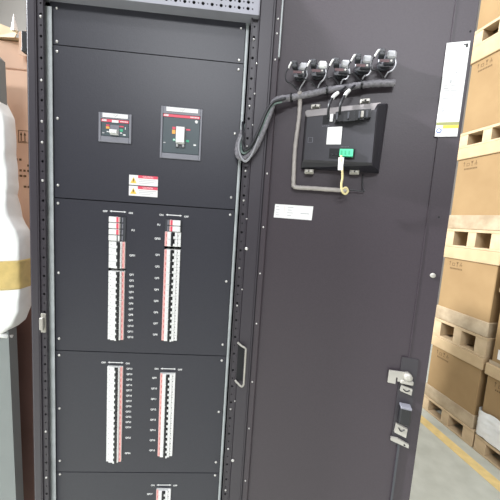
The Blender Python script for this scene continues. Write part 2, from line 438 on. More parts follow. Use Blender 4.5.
# moulded case breakers
def mccb(x0,x1,z0,z1,big,label):
    e=empty('moulded_case_breaker',((x0+x1)/2,.03,z0),label,'circuit breaker')
    w=x1-x0;h=z1-z0
    b=MB(); m=.0055 if big else .0065; zt=z1-.019*(1 if big else .85); zb=z0+(.0145 if big else .0155)
    b.box(x0,x0+m,-.004,0,z0,z1,.001); b.box(x1-m,x1,-.004,0,z0,z1,.001); b.box(x0+m,x1-m,-.004,0,z0,zb,.001); b.box(x0+m,x1-m,-.004,0,zt,z1,.001)
    part('bezel',b,'mgrey',e,'grey bezel')
    ix0,ix1=x0+m+.0004,x1-m-.0004
    b=MB(); b.box(ix0,ix1,-.0025,.06,zb+.0004,zt-.0004,.001); body=part('breaker_face',b,'mccb',e)
    b=MB(); sx0=x0+w*.13; sx1=x0+w*.89; b.box(sx0,sx1,-.0052,-.004,z1-.0125,z1-.002); s=part('name_strip',b,'paper',e,'white name strip')
    part('lettering',text_mb('2QF' if big else '1QF',.008,on_panel((sx0+sx1)/2,-.0052,z1-.0072)),'greyink',s)
    rz=zt-.0075
    b=MB(); b.box(ix0+.0005,ix1-.0005,-.0035,-.0025,rz,zt-.0008); r=part('red_band',b,'red',e)
    part('lettering',text_mb('ABB',.0068,on_panel(ix0+.0085,-.0035,rz+.0033),bold=.0003),'wlet',r)
    b=MB()
    if big:
        for k in range(6): b.box(ix1-.026+.004*k,ix1-.0232+.004*k,-.004,-.0034,rz+.0018,rz+.0046)
    else:
        b.box(ix0+w*.33,ix0+w*.33+.017,-.0045,-.0034,rz-.001,rz+.0055)
        for k in range(5): b.box(ix1-.022+.004*k,ix1-.0192+.004*k,-.004,-.0034,rz+.0018,rz+.0042)
    part('band_print',b,'wlet',r)
    if big: lx0,lx1,lz0,lz1=-.1665,-.1432,1.690,1.735
    else: lx0,lx1,lz0,lz1=-.3405,-.3195,1.6995,1.7135
    b=MB(); b.box(lx0-.001,lx1+.001,-.0034,-.0025,lz0-.010 if big else lz0-.001,lz1+.001 if big else lz1+.012); part('lever_slot',b,'dgrey' if big else 'mgrey',e)
    b=MB()
    b.hexa([(lx0,-.0030,lz0),(lx1,-.0030,lz0),(lx1,-.0030,lz1),(lx0,-.0030,lz1)],[(lx0+.001,-.016,lz0+.003),(lx1-.001,-.016,lz0+.003),(lx1-.001,-.013,lz1-.002),(lx0+.001,-.013,lz1-.002)])
    part('toggle_lever',b,'white',e,'white toggle lever')
    if big:
        b=MB(); b.box(lx0+.001,lx0+.006,-.009,-.003,lz0-.008,lz0-.001,.001); b.box(lx1-.006,lx1-.001,-.009,-.003,lz0-.008,lz0-.001,.001); part('lever_foot',b,'lgrey',e)
    cx=(lx0+lx1)/2; zc=(lz0+lz1)/2
    mk=[('red_mark','red',lx0-.0115,lx0-.003,(1.728,1.734) if big else (1.722,1.7255)),
        ('orange_mark','orange',lx0-.012,lx0-.003,(1.716,1.7265) if big else (1.7150,1.7205)),
        ('red_mark','red',lx1+.002,lx1+.013,(1.7275,1.7315) if big else (1.7215,1.7245)),
        ('green_mark','greenmark',lx1+.003,lx1+.011,(1.697,1.7025) if big else (1.710,1.717)),
        ('white_mark','wlet',ix1-.015,ix1-.008,(1.6885,1.6925) if big else (1.7005,1.7035)),
        ('grey_mark','lgrey',ix0+.003,ix0+.0085,(1.690,1.6925) if big else (1.702,1.7045))]
    for nm,mm,a,c,(za,zb_) in mk:
        b=MB(); b.box(a,c,-.0032,-.0024,za,zb_); part(nm,b,mm,e)
    if big:
        b=MB(); b.cyl((ix1-.0095,-.0024,1.7515),(0,-1,0),.0040,.0014,16); part('trip_button',b,'wlet',e,'round white button')
        b=MB(); b.cyl((lx0-.006,-.0024,1.7005),(0,-1,0),.0038,.0008,14); part('round_mark',b,'greenmark',e)
        b=MB(); b.cyl((lx0-.006,-.0031,1.7005),(0,-1,0),.0022,.0006,14); part('round_mark',b,'wlet',e)
    else:
        b=MB(); b.box(lx0-.010,lx0-.005,-.0032,-.0024,1.706,1.7085); b.box(lx1+.004,lx1+.009,-.0032,-.0024,1.705,1.7075); b.box(ix1-.010,ix1-.0085,-.0032,-.0024,1.716,1.7225); part('white_mark',b,'wlet',e)
mccb(-.3720,-.2860,1.680,1.756,False,'small square moulded case breaker with short lever, upper left of the top panel')
mccb(-.2095,-.0990,1.6500,1.7857,True,'large moulded case breaker with white lever, upper right of the top panel')

# ------------------------------------------------------------ door (part of the cabinet)
TH=R(19.76); DU=Vector((cos(TH),-sin(TH),0)); DN=Vector((-sin(TH),-cos(TH),0)); H0=Vector((.080,-.010,0))
D=lambda p: H0+DU*p[0]+DN*p[1]+Vector((0,0,p[2]))        # (along door, out of its inner face, up)
def onD(u,h,z): return lambda p: D((u+p.x,h+p.z,z+p.y))
DB=lambda: MB(D)
b=DB(); b.box(-.0045,.458,-.018,0,.06,2.105,.002)
door=CP('cabinet_door',b,'door','open grey steel door seen from inside')
DP=lambda n,mb,m,l=None: part(n,mb,m,door,l)
b=DB(); b.box(.001,.0185,-.001,.008,.07,2.10,.002); DP('hinge_side_channel',b,'door')
b=DB(); b.box(.412,.4575,-.001,.0022,.07,2.10,.001); b.box(.4115,.4135,-.001,.0035,.07,2.10); DP('edge_flange',b,'door')
b=DB(); b.box(.0165,.0205,.004,.010,1.925,2.095,.001); DP('earthing_strip',b,'galv')
for z in (2.02,1.985,1.921,1.80,1.627,1.48,1.348,1.20,1.02,.87,.695): 
    b=DB(); b.cyl((.009,.0078,z),(0,1,0),.0026,.001,10,dome=.001); DP('screw',b,'screw')
for u,z,r in ((.448,1.946,.0024),(.436,1.534,.0022)):
    b=DB(); b.cyl((u,.002,z),(0,1,0),r,.0004,10); DP('hole',b,'slot')
b=DB(); b.cyl((.440,.0022,1.393),(0,1,0),.0062,.003,16,dome=.002); DP('round_stud',b,'silver','small silver round stud near the free edge')
b=MB(); b.box(.0705,.0835,-.016,.004,.08,2.098,.001); CP('hinge_seal',b,'inner')
for z in (1.9,1.2,.3):
    b=MB(); b.cyl((.079,-.005,z),(0,0,1),.006,.08,12); part('hinge_barrel',b,'frame',cab)
# lock hardware
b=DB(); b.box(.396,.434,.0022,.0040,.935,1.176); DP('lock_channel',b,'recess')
b=DB(); b.poly([(.369,.007,1.137),(.408,.007,1.139),(.408,.007,1.112),(.391,.007,1.112),(.391,.007,1.122),(.387,.007,1.122),(.387,.007,1.104),(.369,.007,1.104)],(0,.004,0))
b.cyl((.413,.004,1.130),(0,1,0),.0100,.014,18,dome=.003); b.box(.398,.428,.0045,.013,1.108,1.119,.002); DP('cam_lever',b,'silver','bright silver lock lever')
b=DB(); b.poly([(.401,.006,1.104),(.427,.006,1.099),(.426,.006,1.083),(.400,.006,1.089)],(0,.007,0)); k=DP('rod_guide',b,'silver')
b=DB(); b.tube([(.406,.0136,1.096),(.413,.0140,1.0915),(.421,.0136,1.0955)],.0014,6); part('clip',b,'black',k)
b=DB(); b.box(.4025,.4285,.004,.026,1.006,1.054,.003); k=DP('handle_block',b,'black','black handle housing')
b=DB(); b.box(.403,.428,.006,.0275,1.050,1.0555,.001); part('block_cap',b,'mgrey',k)
b=DB(); b.poly([(.401,.006,.999),(.428,.006,.990),(.427,.006,.966),(.399,.006,.974)],(0,.007,0)); k=DP('rod_guide',b,'silver')
b=DB(); b.tube([(.407,.0136,.990),(.413,.0140,.982),(.421,.0136,.988)],.0014,6); part('clip',b,'black',k)
b=DB(); b.poly([(.393,.006,.957),(.409,.006,.958),(.436,.006,.948),(.436,.006,.939),(.393,.006,.949)],(0,.006,0)); DP('lock_plate',b,'silver')
b=DB(); b.cyl((.4255,.012,.9455),(0,1,0),.0022,.0008,10); DP('plate_hole',b,'slot')
b=DB(); b.box(.412,.417,.004,.0075,.08,.955); DP('lock_rod',b,'dgrey')
# labels on the door
b=DB(); b.poly([(.0365,0,1.5460),(.1405,0,1.5445),(.139,0,1.5075),(.0350,0,1.5090)],(0,.0008,0)); l1=DP('paper_label',b,'paper','small horizontal white paper label')
b=DB()
b.box(.040,.132,.0008,.00095,1.5090+.0005,1.5094+.0005)
for k in range(4):
    z=1.539-k*.0075
    b.box(.040,.048+.002*(k%2),.0008,.0012,z-.0008,z+.0008); b.box(.072,.088-.004*(k%2),.0008,.0012,z-.0008,z+.0008)
    if k==2: b.box(.108,.132,.0008,.0012,z-.001,z+.001)
part('fine_print',b,'greyink',l1)
b=DB(); b.box(.0630,.0636,.0008,.0011,1.510,1.544); part('red_rule',b,'pink',l1)
b=DB(); b.box(.4045,.4500,.0036,.0044,1.720,1.9250); l2=DP('paper_label',b,'paper','tall white paper label with a yellow band at its foot')
b=DB(); b.box(.4045,.4500,.0044,.0048,1.7455,1.7520); part('olive_band',b,'olive',l2)
b=DB(); b.box(.4185,.4500,.0044,.0048,1.7380,1.7450); part('yellow_band',b,'yellow',l2)
b=DB(); b.cyl((.4115,.0044,1.7330),(0,1,0),.0055,.0004,18); part('round_mark',b,'blue',l2)
b=DB(); b.cyl((.4115,.0047,1.7330),(0,1,0),.0034,.0004,18); part('round_mark',b,'paper',l2)
b=DB(); b.cyl((.4275,.0044,1.8600),(0,1,0),.0044,.0004,18); part('round_mark',b,'greyink',l2)
b=DB(); b.cyl((.4275,.0047,1.8600),(0,1,0),.0026,.0004,18); part('round_mark',b,'paper',l2)
b=DB(); b.box(.4425,.4465,.0044,.0048,1.912,1.920); b.box(.4385,.4420,.0044,.0048,1.9165,1.9195); part('corner_mark',b,'ink',l2)
b=DB()
for k in range(14):
    z=1.832-k*.0055
    b.box(.410,.410+.006+.003*(k%3),.0044,.0047,z-.0005,z+.0005); b.box(.424,.424+.010+.002*((k*5)%4),.0044,.0047,z-.0004,z+.0004)
b.box(.4215,.4235,.0044,.0048,1.838,1.8455); b.box(.4275,.4295,.0044,.0048,1.840,1.844)
for k in range(6): b.box(.4115,.4165,.0044,.0048,1.762+k*.004,1.7635+k*.004)
part('fine_print',b,'greyink',l2)

# ------------------------------------------------------------ operator display (rear side) mounted on the door
hm=empty('operator_display',tuple(D((.2,.0,1.63))),'dark square operator display housing fixed on the inner door face, seen from behind','display unit')
HP=lambda n,mb,m,l=None: part(n,mb,m,hm,l)
f0=[(.100,.001,1.642),(.293,.001,1.634),(.297,.001,1.797),(.100,.001,1.785)]
mid=[(.101,.014,1.643),(.289,.022,1.638),(.291,.022,1.793),(.101,.014,1.782)]
mid2=[(.1045,.026,1.655),(.272,.044,1.645),(.271,.044,1.780),(.1045,.026,1.7765)]
fr=[(.1085,.032,1.660),(.269,.050,1.650),(.267,.050,1.768),(.1085,.032,1.765)]
b=DB(); b.hexa(f0,mid); b.hexa(mid,mid2); HP('flange',b,'hmidark')
b=DB(); b.hexa(mid2,fr); HP('rear_cover',b,'hmi')
# top bevel, light from above put into its paler grey
b=DB(); b.poly([(.1015,.0262,1.7790),(.1050,.0262,1.7825),(.275,.0445,1.7865),(.275,.0445,1.7840),(.268,.0465,1.7820),(.262,.0475,1.7690),(.108,.0325,1.7645),(.1035,.028,1.768)],(0,.0012,0)); rim=HP('top_rim',b,'hmilit','top rim with light from above painted into its grey')
for u,h,z in ((.1105,.0285,1.771),(.2600,.0455,1.776)):
    b=DB(); b.cyl((u,h,z),(0,1,0),.0028,.0014,12); part('screw_hole',b,'slot',rim)
# a tilted frame on the rear cover: face(s,t,k) s=0..1 left-right, t=0..1 bottom-top, k = out
fa,fb,fc,fd=[D(p) for p in fr]
FNm=((fb-fa).cross(fd-fa)).normalized()
if FNm.dot(DN)<0: FNm=-FNm
def FC(p): s,k,t=p; q=(fa*(1-s)+fb*s)*(1-t)+(fd*(1-s)+fc*s)*t; return q+FNm*k
FB=lambda: MB(FC)
b=FB(); b.box(.33,.545,-.0005,.0012,.355,.725); pl=HP('rating_label',b,'paper','white rating label')
b=FB()
for k in range(3): b.box(.37,.49-.03*k,.0012,.0015,.45+.06*k,.46+.06*k)
part('fine_print',b,'greyink',pl)
b=FB(); b.box(.385,.76,-.0004,.0010,.05,.265); HP('socket_recess',b,'slot')
for s in (.43,.49):
    b=FB(); b.cyl((s,.0008,.14),(0,1,0),.0028*0+.02,.0015,10); HP('socket_pin',b,'black')
b=FB(); b.box(.545,.735,.0008,.012,.09,.235); gc=HP('green_connector',b,'green','green plug connector')
b=FB()
for k in range(3): b.box(.56+.055*k,.585+.055*k,.0118,.0128,.12,.20)
part('terminal',b,'greenmark',gc)
b=FB(); b.box(.04,.115,-.0003,.0006,.40,.405); b.box(.04,.115,-.0003,.0006,.515,.52); b.box(.04,.045,-.0003,.0006,.40,.52); b.box(.11,.115,-.0003,.0006,.40,.52); HP('moulded_mark',b,'mgrey')
b=FB(); b.box(.245,.335,-.0003,.0008,.80,.98); HP('memory_slot',b,'slot')
b=FB(); b.box(.355,.40,.0,.006,.84,.99); b.box(.43,.455,.0,.004,.82,.89); HP('white_plug',b,'white','small white plug')
b=FB()
for k in range(4): b.box(.245+.03*k,.262+.03*k,-.0003,.0006,.755,.765)
for k in range(6): b.box(.55+.02*k,.562+.02*k,-.0003,.0006,.30,.308)
HP('fine_print',b,'mgrey')
b=FB()
for s0,s1,t0,t1,k in ((.44,.56,.80,1.0,.014),(.56,.72,.78,.99,.018),(.72,.84,.80,1.0,.014),(.84,.93,.84,1.0,.012)):
    b.box(s0,s1,-.001,k,t0,t1)
cb=HP('data_connector',b,'black','black data connectors')
b=FB()
for s in (.47,.63,.78,.88): b.box(s-.012,s+.012,.012,.022,.82,.95)
part('locking_screw',b,'dgrey',cb)
b=FB(); b.box(.80,.835,.013,.020,.84,.95); part('bright_screw',b,'silver',cb)
for u,z,up in ((.125,1.795,1),(.2425,1.803,1),(.1225,1.6335,-1),(.2345,1.6345,-1)):
    b=DB(); b.box(u-.0115,u+.0115,.001,.016,z-.0055,z+.0055,.001); b.box(u-.008,u+.010,.014,.021,z-.003,z+.004,.001); c=HP('mounting_clamp',b,'silver','silver mounting clamp')
    b=DB(); b.cyl((u,.0208,z),(0,1,0),.0022,.0012,10); part('clamp_screw',b,'slot',c)

# ------------------------------------------------------------ push button backs on the door
def button_back(u,z,label,wh):
    e=empty('push_button_rear',tuple(D((u,.0,z-.015))),label,'push button','push button rear bodies in a row on the door')
    b=DB(); b.cyl((u,.0005,z),(0,1,0),.0155,.006,18); part('fixing_nut',b,'dgrey',e)
    b=DB(); b.cyl((u,.006,z),(0,1,0),.0125,.012,18); part('collar',b,'dgrey',e)
    # carrier plate and contact blocks, turned a little so their left end sits high
    ca,sa=cos(.30),sin(.30)
    def T(p): x,y,q=p; return D((u+x*ca-q*sa*-1*0+q*sa*.0, y, z+q+x*(-.12)))
    TB=lambda: MB(T)
    b=TB(); b.box(-.016,.021,.017,.022,-.013,.012,.002); part('contact_carrier',b,'mgrey',e)
    b=TB(); b.box(.001,.0225,.022,.038,-.003,.015,.004); part('highlight_lever',b,'white' if wh else 'lgrey',e,'white fixing lever' if wh else 'pale grey lever standing for a highlight')  # pale grey ones paint the highlight on top of the body
    for k,(xa,xb,za,zb_) in enumerate(((-.0185,-.0040,.000,.0145),(-.0035,.0200,-.014,-.002))):
        b=TB(); b.box(xa,xb,.022,.044 if k==0 else .036,za,zb_,.002)
        blk=part('contact_block',b,'dgrey',e)
        for xx in ((xa+xb)/2-.0036,(xa+xb)/2+.0036):
            b=TB(); b.cyl((xx,.044 if k==0 else .036,(za+zb_)/2+(.001 if k==0 else 0)),(0,1,0),.0024,.0010,10); part('terminal_screw',b,'black' if k==0 else 'silver',blk)
    b=TB(); b.tube([(-.0265,.040,-.003),(-.0225,.044,.004),(-.0185,.046,.009)],.0022,8); part('marker_sleeve',b,'white',e,'white cable marker')
    b=TB(); b.box(-.014,.008,.0365,.0375,-.012,-.006); part('maroon_tab',b,'maroon',e)
for i,(u,z) in enumerate(((.078,1.880),(.124,1.880),(.178,1.878),(.226,1.884),(.277,1.890))):
    button_back(u,z,['leftmost push button rear body on the door, dark grey','push button rear body with a white block, second from the left','middle push button rear body of the five on the door','push button rear body on the door, second from the right','rightmost push button rear body, highest of the five'][i],i==1)

# ------------------------------------------------------------ cables
def cable(name,pts,r,m,label,cat='cable',T=None,group=None,**k):
    b=MB(T or D); b.tube(pts,r,10,**k); o=build(name,b,m); return tag(o,label,cat,group)
bus=[(-.060,.030,1.735),(-.072,.030,1.700),(-.070,.034,1.672),(-.055,.038,1.661),(-.036,.040,1.668),(-.018,.040,1.692),(-.002,.036,1.735),(.010,.030,1.778),(.022,.024,1.811),(.062,.020,1.8185),(.100,.018,1.824),(.150,.018,1.832),(.196,.018,1.836),(.230,.018,1.8395),(.262,.016,1.842),(.305,.014,1.841)]
cable('cable_bundle',bus,.0074,'sleeve','thick grey sleeved cable bundle running under the push buttons and down across the hinge',ridges=1)
cable('thin_cable',[(-.057,.022,1.755),(-.060,.040,1.695),(-.050,.048,1.672),(-.034,.048,1.684),(-.012,.044,1.722),(.004,.040,1.765),(.016,.034,1.796),(.040,.028,1.806)],.0030,'gcable','thin green-grey cable running along the bundle between hinge and bend')
cable('thin_cable',[(-.066,.020,1.76),(-.052,.052,1.715),(-.050,.054,1.690),(-.040,.056,1.678),(-.022,.054,1.700),(-.006,.050,1.742),(.004,.044,1.775),(.020,.036,1.803),(.05,.032,1.812)],.0036,'wire','black cable looping beside the grey bundle at the hinge')
cable('thin_cable',[(-.055,.016,1.75),(-.064,.046,1.70),(-.058,.050,1.668),(-.042,.052,1.650),(-.026,.050,1.668),(-.010,.046,1.715)],.0030,'wireg','thin grey cable looped lowest beside the hinge')
cable('spiral_conduit',[(.083,.026,1.828),(.084,.014,1.815),(.0845,.012,1.763),(.081,.012,1.688),(.0840,.012,1.605),(.087,.012,1.594),(.099,.012,1.5915),(.131,.012,1.591),(.206,.012,1.5885),(.222,.012,1.589)],.0052,'conduit','beige conduit going down left of the display and along below it','conduit',ridges=1)
cable('thin_cable',[(.222,.012,1.5895),(.240,.010,1.5895),(.262,.008,1.588),(.258,.006,1.600),(.256,.005,1.630)],.0016,'wire','thin dark wires leaving the right end of the beige conduit')
# cable ties on the bundle
for i,u in enumerate((.062,.150,.230)):
    zc={.062:1.8185,.150:1.832,.230:1.8395}[u]
    b=DB(); b.cyl((u-.002,.0185,zc),(1,0,.08),.0116,.004,14); b.box(u-.002,u+.003,.028,.033,zc-.003,zc+.002)
    tag(build('cable_tie',b,'black'),'black cable tie round the grey bundle, '+('left one','middle one','right one')[i],'cable tie','cable ties on the grey bundle')
# looping button wires
loops=[]
for (u,z) in ((.078,1.880),(.124,1.880),(.178,1.878),(.226,1.884),(.277,1.890)):
    zb=1.818+.09*u+.008
    loops.append([(u-.0260,.041,z-.000),(u-.031,.042,z-.012),(u-.029,.040,z-.028),(u-.016,.034,zb+.012),(u+.000,.024,zb)])
    loops.append([(u+.019,.036,z-.006),(u+.022,.038,z-.018),(u+.017,.036,z-.030),(u+.008,.028,zb+.008),(u+.003,.022,zb)])
own=('leftmost','second','middle','fourth','rightmost')
for i,p in enumerate(loops):
    cable('control_wire',p,.0017,'wire' if i%2==0 else 'wireg',f'thin {"black" if i%2==0 else "grey"} wire looping from the {own[i//2]} push button body to the bundle','wire',group='control wires between buttons and bundle')
# display leads with white markers
for i,p in enumerate(([(.160,.046,1.757),(.160,.062,1.768),(.162,.064,1.784),(.170,.056,1.802),(.184,.040,1.820),(.194,.028,1.832)],[(.187,.052,1.760),(.186,.066,1.772),(.189,.066,1.787),(.197,.056,1.806),(.208,.040,1.824),(.214,.028,1.834)])):
    o=cable('data_cable',p,.0030,'wire',('left','right')[i]+' black data cable rising from the display to the bundle','cable',group='data cables above the display')
    q=[Vector(x) for x in p]; a=q[2]*.35+q[3]*.65; c=q[3]*.5+q[4]*.5
    WL[o.name]=Vector(o.location)
    b=DB(); b.tube([q[2].lerp(q[3],.6),q[3],q[3].lerp(q[4],.55)],.0042,10); part('cable_marker',b,'white',o,'white marker sleeve')
o=cable('power_wire',[(.199,.060,1.664),(.2015,.060,1.650),(.204,.054,1.636),(.207,.048,1.615),(.206,.044,1.598),(.210,.040,1.582),(.218,.036,1.577),(.223,.036,1.584),(.218,.038,1.592),(.211,.036,1.589)],.0026,'ywire','pale yellow power wire curling down from the green connector','wire')
WL[o.name]=Vector(o.location)
b=DB(); b.poly([(.193,.0615,1.6590),(.206,.0615,1.6590),(.2055,.0590,1.6300),(.1945,.0590,1.6300)],(0,.0015,0)); part('wire_tag',b,'paper',o,'white tag')

# ------------------------------------------------------------ pallets and boxes on the right
PH=R(9.5); PV=Vector((sin(PH),-cos(PH),0)); PN=Vector((-cos(PH),-sin(PH),0)); P0=Vector((1.745,1.1,0))
B=lambda p: P0+PV*p[0]+PN*p[1]+Vector((0,0,p[2]))
BB=lambda: MB(B)
DEP=.46
def pallet(u0,u1,z0,z1,label):
    e=empty('wooden_pallet',tuple(B(((u0+u1)/2,-DEP/2,z0))),label,'pallet','wooden pallets under the cartons')
    t=.020
    for d in (0,-DEP/2+.03,-DEP+.07):
        b=BB(); b.box(u0,u1,d-.07,d,z0,z0+.014,.002); part('bottom_board',b,'wood',e)
    L=u1-u0
    for c,w in ((u0,.075),((u0+u1)/2-.03,.062),(u1-.08,.08)):
        b=BB(); b.box(c,c+w,-DEP,-.002,z0+.014,z1-t,.002); part('stringer',b,'wood',e)
    for k in range(4):
        d=-k*(DEP-.085)/3; b=BB(); b.box(u0,u1,d-.085,d,z1-t,z1,.002); part('deck_board',b,'wood',e)
    return e
def handling_marks(parent,u,z,s=1.,inv=1,d=0.0):
    b=BB(); y0,y1=d,d+.0008
    def r(a,b2,c,e): b.box(u+a*s,u+b2*s,y0,y1,z+c*s,z+e*s)
    for k,a in enumerate((0,.032,.064,.096)):
        if k==0:
            r(a+.009,a+.012,.0,.028); b.poly([B_(u+(a+.004)*s),B_(u+(a+.017)*s)] and [(u+(a+.003)*s,y0,z+.024*s),(u+(a+.018)*s,y0,z+.024*s),(u+(a+.0105)*s,y0,z+.036*s)],(0,.0008,0))
        elif k==1:
            r(a,a+.022,.020,.023); r(a,a+.003,.0,.023); r(a+.019,a+.022,.0,.023); r(a,a+.022,0,.003)
        elif k==2:
            b.poly([(u+(a+.002)*s,y0,z+.034*s),(u+(a+.020)*s,y0,z+.034*s),(u+(a+.013)*s,y0,z+.016*s),(u+(a+.009)*s,y0,z+.016*s)],(0,.0008,0)); r(a+.010,a+.012,.003,.016); r(a+.004,a+.018,0,.003)
        else:
            r(a,a+.020,.012,.016); r(a+.002,a+.005,.0,.012); r(a+.015,a+.018,0,.012); r(a+.008,a+.012,.016,.034)
    for k in range(9):
        a=k*.012+.015; r(a,a+.008,-.028,-.016)
    part('handling_symbols',b,'cardi',parent)
def B_(x): return x
def carton(u0,u1,z0,z1,zl,zt,label,marks=True,tray=True,m='card',lidm='lid'):
    """body z0..z1, lid z1..zl, wrapped tray z0..zt"""
    e=empty('cardboard_carton',tuple(B(((u0+u1)/2,-DEP/2,z0))),label,'cardboard box','cartons stacked on pallets')
    b=BB(); b.box(u0+.004,u1-.004,-DEP+.01,-.010,z0+.001,z1,.004); body=part('carton_body',b,m,e)
    if zl: b=BB(); b.box(u0-.010,u1+.010,-DEP,.004,z1,zl-.001,.004); part('lid',b,lidm,e,'paler board lid')
    if tray:
        b=BB(); b.box(u0-.004,u1+.002,-DEP+.004,-.004,z0+.001,zt,.004); part('wrapped_tray',b,'tray',e,'film-wrapped bottom tray')
    if marks: handling_marks(body,u0+.05,z1-.055,.95,d=-.010)
    return e
U0,U1=-.262,.150
pallet(-.285,.170,0,.125,'pine pallet on the floor under the taller left carton stack')
carton(U0,U1,.125,.570,.655,.225,'lowest carton of the left stack, standing on the floor pallet')
pallet(U0-.01,U1+.01,.655,.800,'pine pallet between the lowest and second carton of the left stack')
carton(U0,U1,.800,1.300,1.390,.905,'second carton from the floor in the left stack')
pallet(U0-.01,U1+.008,1.390,1.530,'pine pallet just above the second carton of the left stack')
carton(U0,U1,1.530,2.055,2.140,1.635,'third carton from the floor in the left stack, at eye height')
pallet(U0-.01,U1+.008,2.140,2.255,'pine pallet on top of the third carton')
carton(U0,U1,2.255,2.755,2.868,2.255,'fourth carton from the floor in the left stack',tray=False)
pallet(U0-.01,U1+.008,2.868,2.985,'topmost pine pallet of the left stack')
carton(U0,U1,2.985,3.42,None,2.985,'topmost carton of the left stack, cut off by the photo edge',tray=False,marks=False)
# nearer stack
V0,V1=.186,.60
pallet(V0-.006,V1,0,.115,'pine pallet on the floor under the film-wrapped carton, nearest the camera')
e=carton(V0,V1,.115,.560,.640,.115,'lowest carton of the nearer right stack, its foot wrapped in white film',tray=False)
b=BB()
rnd=random.Random(3); NU,NZ=34,16; v=[]
from mathutils import noise
for j in range(NZ+1):
    for i in range(NU+1):
        # front face then round the left side
        a=i/NU*(V1-V0+.30)-.30
        nz=noise.noise(Vector((a*22,j*.55,1.3)))+.6*noise.noise(Vector((a*60,j*1.3,5)))
        top=.30+.035*noise.noise(Vector((a*9,7.7,0)))+.05*max(0,a)/.4*0
        z=.128+(top-.128)*j/NZ+.006*noise.noise(Vector((a*30,j,9)))
        if a<0: v.append((V0-.006-.012*abs(nz),a,z))
        else: v.append((V0-.006+a,.004+.014*abs(nz),z))
b.add(v,[(j*(NU+1)+i,j*(NU+1)+i+1,(j+1)*(NU+1)+i+1,(j+1)*(NU+1)+i) for j in range(NZ) for i in range(NU)],True)
b.box(V0-.004,V1+.002,-DEP,.002,.128,.15,.004)
fo=part('film_wrap',b,'film',e,'crumpled white stretch film')
e=carton(V0+.01,V1,.640,1.130,1.222,.640,'carton with two white labels in the nearer right stack',tray=False,marks=False)
for za,zb_,mm in ((.93,1.03,'paper'),(.690,.755,'paper')):
    b=BB(); b.box(V0+.045,V0+.15,-.0100,-.0090,za,zb_); part('shipping_label',b,mm,e,'white shipping label')
b=BB(); b.box(V0+.001,V0+.30,-.0110,-.0090,.640,.665); part('tape_strip',b,'tray',e)
pallet(V0,V1,1.222,1.35,'pine pallet on top of the nearer right stack')
# yellow line
b=BB(); b.box(-3.2,2.4,.088,.166,.0005,.002); ln=struct('trim_1',b,'line')

# ------------------------------------------------------------ left: wrapped grey cabinet
wc=empty('wrapped_panel',(-1.10,.27,0),'upright pale grey panel padded with white foam and yellow tape at the left edge','wrapped panel')
b=MB(); b.hexa([(-1.40,.250,0),(-.788,.250,0),(-.788,.290,0),(-1.40,.290,0)],[(-1.42,.250,1.985),(-.822,.250,1.985),(-.822,.290,1.985),(-1.42,.290,1.985)]); b.hexa([(-1.42,.250,1.985),(-.822,.250,1.985),(-.822,.290,1.985),(-1.42,.290,1.985)],[(-1.41,.256,2.0),(-.836,.256,2.0),(-.836,.284,2.0),(-1.41,.284,2.0)]); part('panel_body',b,'pale',wc)
prof=[(1.03,-.800,.246),(1.045,-.775,.232),(1.07,-.748,.222),(1.12,-.728,.214),(1.20,-.722,.21),(1.32,-.7205,.21),(1.385,-.723,.211),(1.41,-.730,.214),(1.43,-.742,.220),(1.455,-.7535,.226),(1.50,-.758,.23),(1.53,-.763,.232),(1.56,-.758,.231),(1.66,-.763,.23),(1.74,-.763,.23),(1.79,-.768,.23),(1.83,-.785,.235),(1.86,-.798,.236),(1.885,-.808,.24),(1.90,-.826,.249)]
prof=[(1.5+(z-1.5)*1.03,x*1.051+.007,.235+(0 if z>1.5 else -.008)) for z,x,y in prof]
def wrap_mesh(prof,off=0,z_lo=None,z_hi=None,slant=0):
    b=MB(); rows=[]
    import bisect
    zs=[p[0] for p in prof]
    def at(z):
        i=max(0,min(len(zs)-2,bisect.bisect(zs,z)-1)); t=(z-zs[i])/(zs[i+1]-zs[i]); t=max(0,min(1,t))
        return [prof[i][k]*(1-t)+prof[i+1][k]*t for k in (1,2)]
    lo=z_lo or zs[0]; hi=z_hi or zs[-1]; n=int((hi-lo)/.008)+2
    ring=[]
    xc=-1.10; yc=.270
    for j in range(n):
        z=lo+(hi-lo)*j/(n-1); xr,yf=at(z); a=xr-xc+off; bb=yc-yf+off
        row=[]
        for i in range(64):
            t=2*pi*i/64; e_=.16
            cx_=math.copysign(abs(cos(t))**e_,cos(t)); cy=math.copysign(abs(sin(t))**e_,sin(t))
            wob=.0005*sin(z*75+3*sin(t*2))+.0005*sin(z*33+t*5)
            row.append((xc+(a+wob)*cx_,yc-(bb+wob)*cy,z+slant*(cx_-1)*a))
        ring.append(row)
    v=[p for r in ring for p in r]; f=[]
    for j in range(n-1):
        for i in range(64): f.append((j*64+i,j*64+(i+1)%64,(j+1)*64+(i+1)%64,(j+1)*64+i))
    b.add(v,f,True); o=0
    b.f += [tuple(reversed(range(64))),tuple(range((n-1)*64,n*64))]; b.sm += [False,False]
    return b
part('foam_wrap',wrap_mesh(prof),'foam',wc,'white foam padding')
part('packing_tape',wrap_mesh(prof,.002,1.195,1.300,.10),'tape',wc,'yellow packing tape')
# lip of foam under the bulge
b=MB(); b.tube([(-.95,.240,1.005),(-.86,.240,1.018),(-.820,.25,1.012),(-.812,.27,1.000)],.010,8); part('foam_edge',b,'foam',wc)

